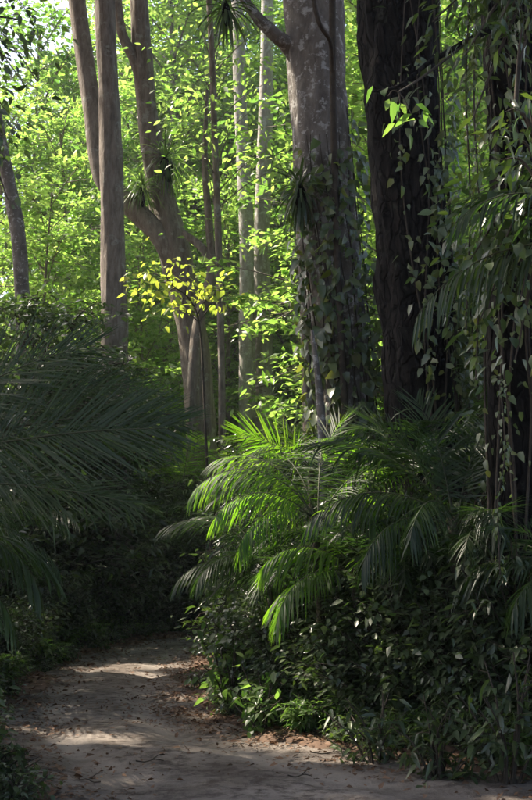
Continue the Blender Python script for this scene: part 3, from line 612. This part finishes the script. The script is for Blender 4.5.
# right verge
bank('small', 22, (195, 560), (10.5, 17), (.55, .95), 'small-leaved bush on the right verge', 'bushes on the right verge', .55)
bank('broad', 18, (300, 580), (8.8, 12), (.6, 1.1), 'shrub with long drooping leaves on the right bank', 'drooping shrubs on the right bank', .35)
bank('low', 26, (200, 570), (8.4, 15), (.5, 1.0), 'low leafy plant at the foot of the right verge', 'low plants on the right verge', .12)
bank('lance', 16, (230, 570), (8.6, 14), (.5, 1.0), 'grassy upright plant on the right verge', 'grassy plants on the right verge', .15)

def verge_row(kind, n, i0, i1, o0, o1, sr, label, group, side=1):
    for k in range(n):
        i = int(i0+(i1-i0)*(k+rng.random())/n); o = HW[i]+o0+(o1-o0)*rng.random(); q = CL[i]-side*Nn[i]*o
        if side < 0 and kind != 'low' and blocks([[q[0], q[1], .7]], .2): continue
        shrub(kind, q[0], q[1], sr[0]+(sr[1]-sr[0])*rng.random(), label, group)
verge_row('small', 30, 58, 150, .75, 1.15, (.7, 1.05), 'rounded small-leaved bush lining the right verge', 'front bushes on the right verge')
verge_row('small', 24, 58, 152, 1.2, 2.0, (.95, 1.4), 'taller small-leaved bush behind the right verge', 'second row of right verge bushes')
verge_row('broad', 16, 52, 110, .75, 1.4, (.6, .95), 'shrub with long drooping leaves lining the right verge', 'long-leaved verge shrubs')
verge_row('low', 30, 48, 150, .3, .7, (.35, .8), 'low leafy plant at the edge of the right verge', 'low plants at the verge edge')
verge_row('low', 40, 90, 225, .1, .6, (.5, 1.0), 'low leafy plant edging the left verge', 'low plants edging the left verge', -1)
verge_row('small', 32, 90, 225, .6, 1.3, (.6, 1.0), 'rounded small-leaved bush lining the left verge', 'front bushes on the left verge', -1)
verge_row('lance', 26, 90, 215, .3, .9, (.6, 1.1), 'narrow-leaved plant lining the left verge', 'narrow-leaved plants on the left verge', -1)
# shrubs whose single leaves can be picked out
LM = {'lance': mesh_of('leaf', [LLANCE], M['glossy'], True), 'oval': mesh_of('leaf', [LOVAL], M['mid'], True), 'yellow': mesh_of('leaf', [leaf8(.3)], M['yellow'], True), 'vine': mesh_of('leaf', [LHEART], M['vine'], True), 'bright': mesh_of('leaf', [leaf8(.2)], M['mid'], True)}
def hero_shrub(name, label, x, y, h, r, ns, nt_, per, leaf, seed, lm, droop=.5, cat='shrub', dz=0, group=None):
    st, ps, R, s = shrub_geo(h, r, ns, nt_, per, leaf, seed, droop)
    root = tag(empty(name, (x, y, gz(x, y)-.02+dz)), label, cat, group)
    link('stems', mesh_of('stems', st, M['twig']), root); leaf_objects(root, LM[lm], ps, R, s)
    return root
hero_shrub('long_leaved_shrub', 'leafy shrub with long pointed leaves above the right verge, near the corner', *P(440, 700, 9.2)[:2], .95, .5, 12, 4, 5, .15, 401, 'lance', .1)
hero_shrub('long_leaved_shrub', 'tall dark shrub with long hanging leaves at the right edge', *P(505, 700, 9.0)[:2], 1.35, .5, 12, 4, 5, .15, 402, 'lance', .2)
hero_shrub('long_leaved_shrub', 'rounded shrub with pointed leaves below the sunlit frond', *P(375, 690, 9.9)[:2], .8, .5, 12, 4, 5, .13, 403, 'lance', .1)
hero_shrub('bright_seedling', 'bright green seedling at the foot of the right verge beside litter', *Gd(418, 738)[:2], .38, .26, 6, 3, 4, .11, 404, 'bright', .2, 'plant')
hero_shrub('bright_seedling', 'yellow-green weed tuft at the verge below the sunlit fronds', *Gd(355, 735)[:2], .34, .26, 7, 3, 4, .11, 405, 'bright', .1, 'plant')
hero_shrub('silvery_bush', 'silvery green rounded bush at the inside of the bend', *P(232, 640, 12.8)[:2], 1.2, .55, 16, 4, 4, .14, 406, 'oval', .4, 'bush')
hero_shrub('silvery_bush', 'low light green bush below the silvery bush by the bare earth', *P(262, 690, 11.6)[:2], .75, .5, 13, 4, 4, .13, 407, 'oval', .4, 'bush')

# yellow-green sunlit sapling in front of the forked tree
def sapling(label, stem, sprays, lm, leaf, seed, per=15, name='sunlit_sapling', sp=.3, hang=False):
    g = np.random.default_rng(seed); base = np.array(stem[0], float); base[2] = base[2] if hang else gz(base[0], base[1])-.05; stem[0] = base
    root = tag(empty(name, base), label, 'tree'); c = spline(stem, 40)
    link('trunk', mesh_of('trunk', [tube(c-base, np.linspace(.014 if hang else .03, .006 if hang else .010, 40), 8)], M['twig'], True), root)
    ps, ds = [], []
    for e in sprays:
        e = np.asarray(e); j = np.argmin(np.linalg.norm(c-(e+[0, 0, -.3]), axis=1)); b = c[j]; m = (b+e)/2+[0, 0, .03 if hang else .12]
        link('twig', mesh_of('twig', [tube(spline([b, m, e], 10)-base, np.linspace(.006 if hang else .016, .003, 10), 5)], M['twig'], True), root)
        for k in range(per):
            o = g.normal(size=3)*[sp, sp, sp*.6]; ps.append(e+o-base); ds.append(o*1.2+g.normal(size=3)*.25+[0, 0, -.18])
    ps, ds = np.array(ps), np.array(ds); n = len(ps)
    leaf_objects(root, LM[lm], ps, frames(ds, np.array([0, 0, 1.])+g.normal(size=(n, 3))*.35), leaf*(.7+.6*g.random(n)))
    return root
sapling('thin sapling with glowing yellow-green leaves in front of the forked trunk', [P(215, 600, 21.5), P(205, 420, 21.5), P(200, 330, 21.5), P(190, 300, 21.5), P(172, 285, 21.5)],
    at((140, 275, 21.5), (157, 280, 21.3), (172, 270, 21.5), (187, 280, 21.5), (165, 297, 21.3), (180, 300, 21.4), (170, 312, 21.4), (150, 292, 21.5), (207, 286, 21.6), (216, 296, 21.6), (224, 302, 21.6)), 'yellow', .15, 501, 24, sp=.24)
sapling('thin twig with a few large pale leaves hanging before the black trunk', [P(470, 40, 9.8), P(440, 64, 9.2), P(415, 82, 8.8), P(398, 92, 8.5)],
    at((388, 96, 8.5), (400, 104, 8.5), (412, 116, 8.5)), 'bright', .15, 502, 5, 'sunlit_twig', .09, True)
sapling('leafy branch of light green leaves at the right edge, upper part', [P(560, 700, 7.6), P(556, 400, 7.6), P(545, 200, 7.6), P(530, 125, 7.5), P(515, 110, 7.5)],
    at((505, 112, 7.5), (518, 120, 7.5), (526, 105, 7.5), (512, 140, 7.5), (528, 150, 7.5), (500, 160, 7.6), (524, 20, 7.6), (528, 36, 7.6)), 'lance', .13, 503, 12, 'edge_sapling', .12)

# ------------------------------------------------------------------ climbers on the trunks
def climber(label, pts, rad, n, v0, v1, facing, leaf, seed, spread=1.2, stems=4, jit=.2):
    g = np.random.default_rng(seed); pts = [np.array(p) for p in pts]
    base = pts[0].copy(); base[2] = gz(base[0], base[1])-.05
    root = tag(empty('climbing_vine', base), label, 'vine')
    c = spline(pts, 120); r = np.interp(np.linspace(0, 1, 120), np.linspace(0, 1, len(rad)), rad); i1 = int(v1*119)
    ang = [facing + (k-(stems-1)/2)*spread*2/max(1, stems) + .22*np.sin(np.linspace(0, 9+k, 120)+k*2+seed) for k in range(stems)]
    for a in ang:
        q = (c + np.stack([np.cos(a), np.sin(a), 0*a], -1)*(r*1.10+.02)[:, None])[:i1]-base
        link('stem', mesh_of('stem', [tube(q, np.linspace(.016, .006, i1), 6)], M['twig'], True), root)
    top = g.uniform(.7, 1, stems); ks = g.integers(0, stems, n); v = v0+(v1-v0)*g.random(n)*top[ks]; vi = (v*119).astype(int)
    a = np.array(ang)[ks, vi] + g.normal(size=n)*jit; nn = np.stack([np.cos(a), np.sin(a), 0*a], -1)
    ps = c[vi] + nn*(r[vi]*1.16+.05+.12*g.random(n))[:, None]; ps[:, 2] += g.normal(size=n)*.05
    d = nn*.5 + np.array([0, 0, -1.]) + g.normal(size=(n, 3))*.6
    leaf_objects(root, LM['vine'], ps-base, frames(d, nn + g.normal(size=(n, 3))*.5 + [0, 0, .35]), leaf*(.4+1.0*g.random(n)))
    return root
fc = -math.pi/2
climber('leafy climbing vine down the front of the mottled trunk', E_pts, E_r, 290, .18, .62, fc-.1, .195, 601, .5, 5)
climber('leafy vine down the left side of the mottled trunk', E_pts, E_r, 270, .18, .58, fc-.95, .18, 606, .4, 4)
climber('leafy vine down the right side of the mottled trunk', E_pts, E_r, 290, .18, .66, fc+.85, .18, 602, .45, 4)
climber('dark creeper hugging the front of the massive black trunk', F_pts, F_r, 290, .22, .84, fc+.35, .125, 603, .5, 4, .12)
climber('thick creeper leaves down the right flank of the black trunk', F_pts, F_r, 290, .22, .84, fc+1.2, .13, 604, .35, 4, .15)
climber('creeper covering the trunk at the right edge', G_pts, G_r, 280, .22, .86, fc-.3, .085, 605, .9, 6)
# hanging liana with leaves, right
def liana(label, pts, rad, n, leaf, seed, name='hanging_liana', leaf_r=.05, lm='vine'):
    g = np.random.default_rng(seed); c = spline(pts, 60); base = c[-1].copy(); root = tag(empty(name, base), label, 'vine')
    link('stem', mesh_of('stem', [tube(c-base, rad, 7)], M['twig'], True), root)
    if n:
        k = g.integers(0, 60, n); a = g.random(n)*6.28; o = np.stack([np.cos(a), np.sin(a), 0*a], -1)
        leaf_objects(root, LM[lm], c[k]-base+o*leaf_r*.4, frames(o*.6+[0, 0, -.8]+g.normal(size=(n, 3))*.3, o+[0, 0, .5]), leaf*(.7+.6*g.random(n)))
    return root
liana('hanging string of small pale leaves low at the right', at((500, 380, 8.6), (505, 450, 8.6), (498, 500, 8.6), (500, 575, 8.6)), .006, 90, .045, 701)
liana('thin dark liana running up the mottled trunk', at((332, -60, 16.2), (333, 100, 16.3), (337, 250, 16.4), (345, 420, 16.4), (350, 600, 16.5)), .055, 0, 0, 702)
liana('forked black liana slanting in at the top before the mottled trunk', at((308, -30, 15.5), (318, 20, 15.6), (330, 42, 15.9), (333, 70, 16.2)), .035, 0, 0, 703)
liana('leafy liana hanging between the black trunk and the right edge', at((472, -40, 9.6), (466, 80, 9.6), (470, 200, 9.6), (466, 330, 9.6)), .008, 240, .055, 704)
liana('second leafy liana hanging beside the right edge trunk', at((478, -40, 9.3), (474, 100, 9.3), (480, 230, 9.3), (476, 380, 9.3)), .008, 240, .055, 705)

# epiphyte ferns on the forked tree
def strap_fern(label, loc, n, L, seed, lo=-10, rm=((.05, .13, .14, .05), .5)):
    g = np.random.default_rng(seed); root = tag(empty('epiphyte_fern', loc), label, 'fern')
    link('root_mass', mesh_of('root_mass', [tube(np.array([[.1*rm[1], 0, -rm[1]*2], [.05*rm[1], -.05, -rm[1]], [0, -.05, -rm[1]*.3], [0, 0, .12]]), rm[0], 16, .35)], M['bark_dark'], True), root)
    for i in range(n):
        a = i*2.4; e = math.radians(80-(80-lo)*(i/n)**.8+g.normal()*8); l = L*(.7+.5*g.random()); d = np.array([math.cos(a)*math.cos(e), math.sin(a)*math.cos(e), math.sin(e)])
        p = d*.1; pts = [p]; ds = [d]
        for _ in range(6): d = nrm(d+[0, 0, -.22-.2*(i % 5 == 0)]); p = p+d*l/6; pts.append(p); ds.append(d)
        pts, ds = np.array(pts), np.array(ds); wd = nrm(np.cross(ds, [0, 0, 1.])+1e-4); ww = (.02*np.array([.4, .8, 1, 1, .9, .6, .05]))[:, None]
        V = np.stack([pts-wd*ww, pts+wd*ww], 1).reshape(-1, 3); F = np.array([[2*j, 2*j+1, 2*j+3, 2*j+2] for j in range(6)])
        link('leaf', mesh_of('leaf', [(V, F)], M[('bright', 'mid', 'dark')[i % 3] if L > .75 else 'dark']), root)
strap_fern('bushy strap-leaved fern perched in the fork of the forked tree', P(165, 160, 30.4), 220, 1.1, 801, -85, ((.05, .2, .2, .05), .5))
strap_fern('paler strap-leaved fern on the left side of the fork', P(142, 190, 30.0), 110, .85, 802, -40, ((.02, .1, .1, .02), .25))
strap_fern('dark spiky fern growing on the limb at the top of the picture', P(226, 8, 16.1), 60, .55, 803, -70, ((.02, .06, .06, .02), .15))
strap_fern('dark fern clump on the left side of the mottled trunk', P(300, 190, 16.4), 90, .6, 804, -85, ((.02, .08, .08, .02), .2))

# overhanging leafy branches of near trees at the top corners
def overhang(label, start, ends, per, leaf, seed, mat='dark', sp=.3, tpl=LLANCE):
    g = np.random.default_rng(seed); base = np.asarray(start); root = tag(empty('overhanging_branch', base), label, 'branch'); br, ps, ds = [], [], []
    for e in ends:
        e = np.asarray(e); c = spline([base, (base+e)/2+[0, 0, .15], e], 14); br.append(tube(c-base, np.linspace(.03, .006, 14), 6))
        for k in range(per):
            s = .25+.75*g.random(); b = c[int(s*13)]; o = g.normal(size=3)*sp*[1, 1, .6]; ps.append(b+o-base); ds.append(o+[0, 0, -.35*sp/.3]+g.normal(size=3)*.2)
    link('branches', mesh_of('branches', br, M['twig'], True), root)
    ps, ds = np.array(ps), np.array(ds); n = len(ps)
    link('foliage', mesh_of('foliage', [scatter(tpl, ps, frames(ds, np.array([0, 0, 1.])+g.normal(size=(n, 3))*.4), leaf*(.6+.7*g.random(n)))], M[mat]), root)
overhang('dark leafy branch hanging over the top right corner', P(560, -60, 9.6), at((432, 22, 9.2), (462, 60, 9.0), (485, 70, 9.3), (520, 60, 9.4), (472, 120, 9.2), (500, 20, 9.0), (440, -5, 9.4), (470, 10, 9.6)), 120, .14, 811, sp=.24)
overhang('dark leafy branch hanging down the right edge', P(570, 150, 8.8), at((470, 260, 8.8), (500, 250, 8.6), (520, 300, 8.6), (480, 320, 9), (515, 360, 8.7), (530, 220, 8.6)), 130, .13, 812, 'glossy', .28, LOVAL)
overhang('dark branch of small leaves at the top left corner', P(-60, 40, 12), at((10, 60, 12), (5, 110, 12), (-10, 160, 12), (25, 20, 12.2), (8, 200, 12)), 110, .12, 813, 'dark', .28, LOVAL)

# ------------------------------------------------------------------ leaf litter and twigs
g = np.random.default_rng(991)
def litter(name, label, n, fx, sz):
    x, y = fx(n); z = ground_h(x, y); d = road_dist(x, y); z = np.where(d < 0, np.maximum(z, -.03), z)+.012
    R = frames(rdir(n, g)*[1, 1, .15], np.array([0, 0, 1.])+g.normal(size=(n, 3))*.35)
    tag(link(name, mesh_of(name, [scatter(leaf8(.26, .1, .1), np.stack([x, y, z], -1), R, sz*(.5+.8*g.random(n)))], M['litter'])), label, 'leaf litter', None, 'stuff')
def verge(n):
    x = g.uniform(-7, 5, n*12); y = g.uniform(7, 26, n*12); d = road_dist(x, y); p = np.exp(-np.abs(d-.1)/.35)*(y < 99)
    k = g.random(n*12) < p; return x[k][:n], y[k][:n]
def spread_(n): return g.uniform(-5, 4, n), g.uniform(7, 25, n)
x_, y_ = verge(9000)
litter('leaf_litter', 'brown fallen leaves gathered along both verges of the track', len(x_), lambda n: (x_, y_), .07)
litter('scattered_leaves', 'loose brown leaves scattered thinly over the track', 1100, spread_, .026)
def crumbs(n):
    x = g.uniform(-3.5, 4, n*8); y = g.uniform(7, 15, n*8); d = road_dist(x, y); c = fbm(np.stack([x*1.4, y*2.2, 0*x], -1)+21, 2)
    k = g.random(n*8) < np.exp(-np.abs(d+.25)/.4)*np.clip(.25+c, 0, 1); return x[k][:n], y[k][:n]
cx_, cy2 = crumbs(5200)
litter('dark_debris', 'dark crumbled bark and rotted leaves strewn along the edges of the track', len(cx_), lambda n: (cx_, cy2), .045)
for i, (px, py, l, a, lb) in enumerate([(262, 712, .5, .6, 'pale stick on the bare earth below the silvery bush'), (245, 708, .45, 1.0, 'shorter stick on the bare earth at the inside of the bend'), (330, 752, .35, .1, 'thin stick at the foot of the verge below the sunlit fronds'),
        (440, 765, .5, 2.9, 'long stick lying near the lower right of the track'), (150, 760, .25, .4, 'thin forked stick lying in the middle of the sandy track'), (90, 780, .25, 2.4, 'small stick on the track near the bottom edge'), (300, 775, .2, .2, 'tiny stick on the track near the bottom centre')]):
    c = Gd(px, py); n = 8; t = np.linspace(-.5, .5, n); q = np.stack([np.cos(a)*t*l, np.sin(a)*t*l+.03*l*np.sin(t*5+a), .008*np.sin(t*9)+.006], -1)
    o = link('fallen_stick', mesh_of('fallen_stick', [tube(q, np.linspace(.006, .003, n), 6), tube(np.array([q[4], q[4]+[.05, .07, .03], q[4]+[.09, .13, .03]]), [.005, .004, .002], 5)], M['twig'], True), None, (c[0], c[1], max(-.02, gz(c[0], c[1]))+.01))
    tag(o, lb, 'stick', 'fallen sticks on the track')

# ------------------------------------------------------------------ thin humid air
hz_m = bpy.data.materials.new('humid_air'); hz_m.use_nodes = True; hz_m.node_tree.nodes.clear()
ho = hz_m.node_tree.nodes.new('ShaderNodeOutputMaterial'); hv = hz_m.node_tree.nodes.new('ShaderNodeVolumePrincipled')
hv.inputs['Color'].default_value = (.93, .97, 1, 1); hv.inputs['Density'].default_value = HAZE; hv.inputs['Anisotropy'].default_value = .35
hz_m.node_tree.links.new(hv.outputs[0], ho.inputs['Volume'])
x0, x1, y0, y1, z0, z1 = -410, 410, -130, 910, -4, 48
hzV = [(x, y, z) for z in (z0, z1) for y in (y0, y1) for x in (x0, x1)]
tag(link('haze', mesh_of('haze', [(hzV, [[0, 2, 3, 1], [4, 5, 7, 6], [0, 1, 5, 4], [2, 6, 7, 3], [0, 4, 6, 2], [1, 3, 7, 5]])], hz_m)), 'thin humid air paling the far sunlit trees', 'haze', None, 'stuff')
# ------------------------------------------------------------------ labels: tell look-alikes apart by the landmark they stand below and their order going back
bpy.context.view_layer.update()
ORD = ['first', 'second', 'third', 'fourth', 'fifth', 'sixth', 'seventh', 'eighth', 'ninth', 'tenth', 'eleventh', 'twelfth', 'thirteenth', 'fourteenth', 'fifteenth', 'sixteenth', 'seventeenth', 'eighteenth', 'nineteenth', 'twentieth', 'twenty-first', 'twenty-second', 'twenty-third', 'twenty-fourth', 'twenty-fifth']
def landmark(px):
    for lim, t in ((45, 'by the left edge'), (95, 'left of the straight trunk'), (140, 'under the straight trunk'), (215, 'under the forked tree'), (285, 'under the twin trunks'), (365, 'under the mottled trunk'), (465, 'under the black trunk')):
        if px < lim: return t
    return 'by the right edge'
same = {}
for o in C.objects:
    if o.parent is None and 'label' in o and o.get('group') and o.name.split('.')[0] not in ('canopy_tree', 'fallen_stick'):
        px = 266 + o.location.x/max(o.location.y, 1)*FPX
        same.setdefault((o['label'], landmark(px)), []).append(o)
for (lb, lm), os_ in same.items():
    os_.sort(key=lambda o: o.location.y)
    for i, o in enumerate(os_):
        wds = lb.split()[:9]
        while wds[-1] in ('the', 'a', 'with', 'on', 'of', 'in', 'at', 'and', 'behind', 'right', 'left', 'under', 'below'): wds.pop()
        o['label'] = ' '.join(wds) + ' ' + lm + (', ' + ORD[min(i, 24)] + ' going back' if len(os_) > 1 else '')
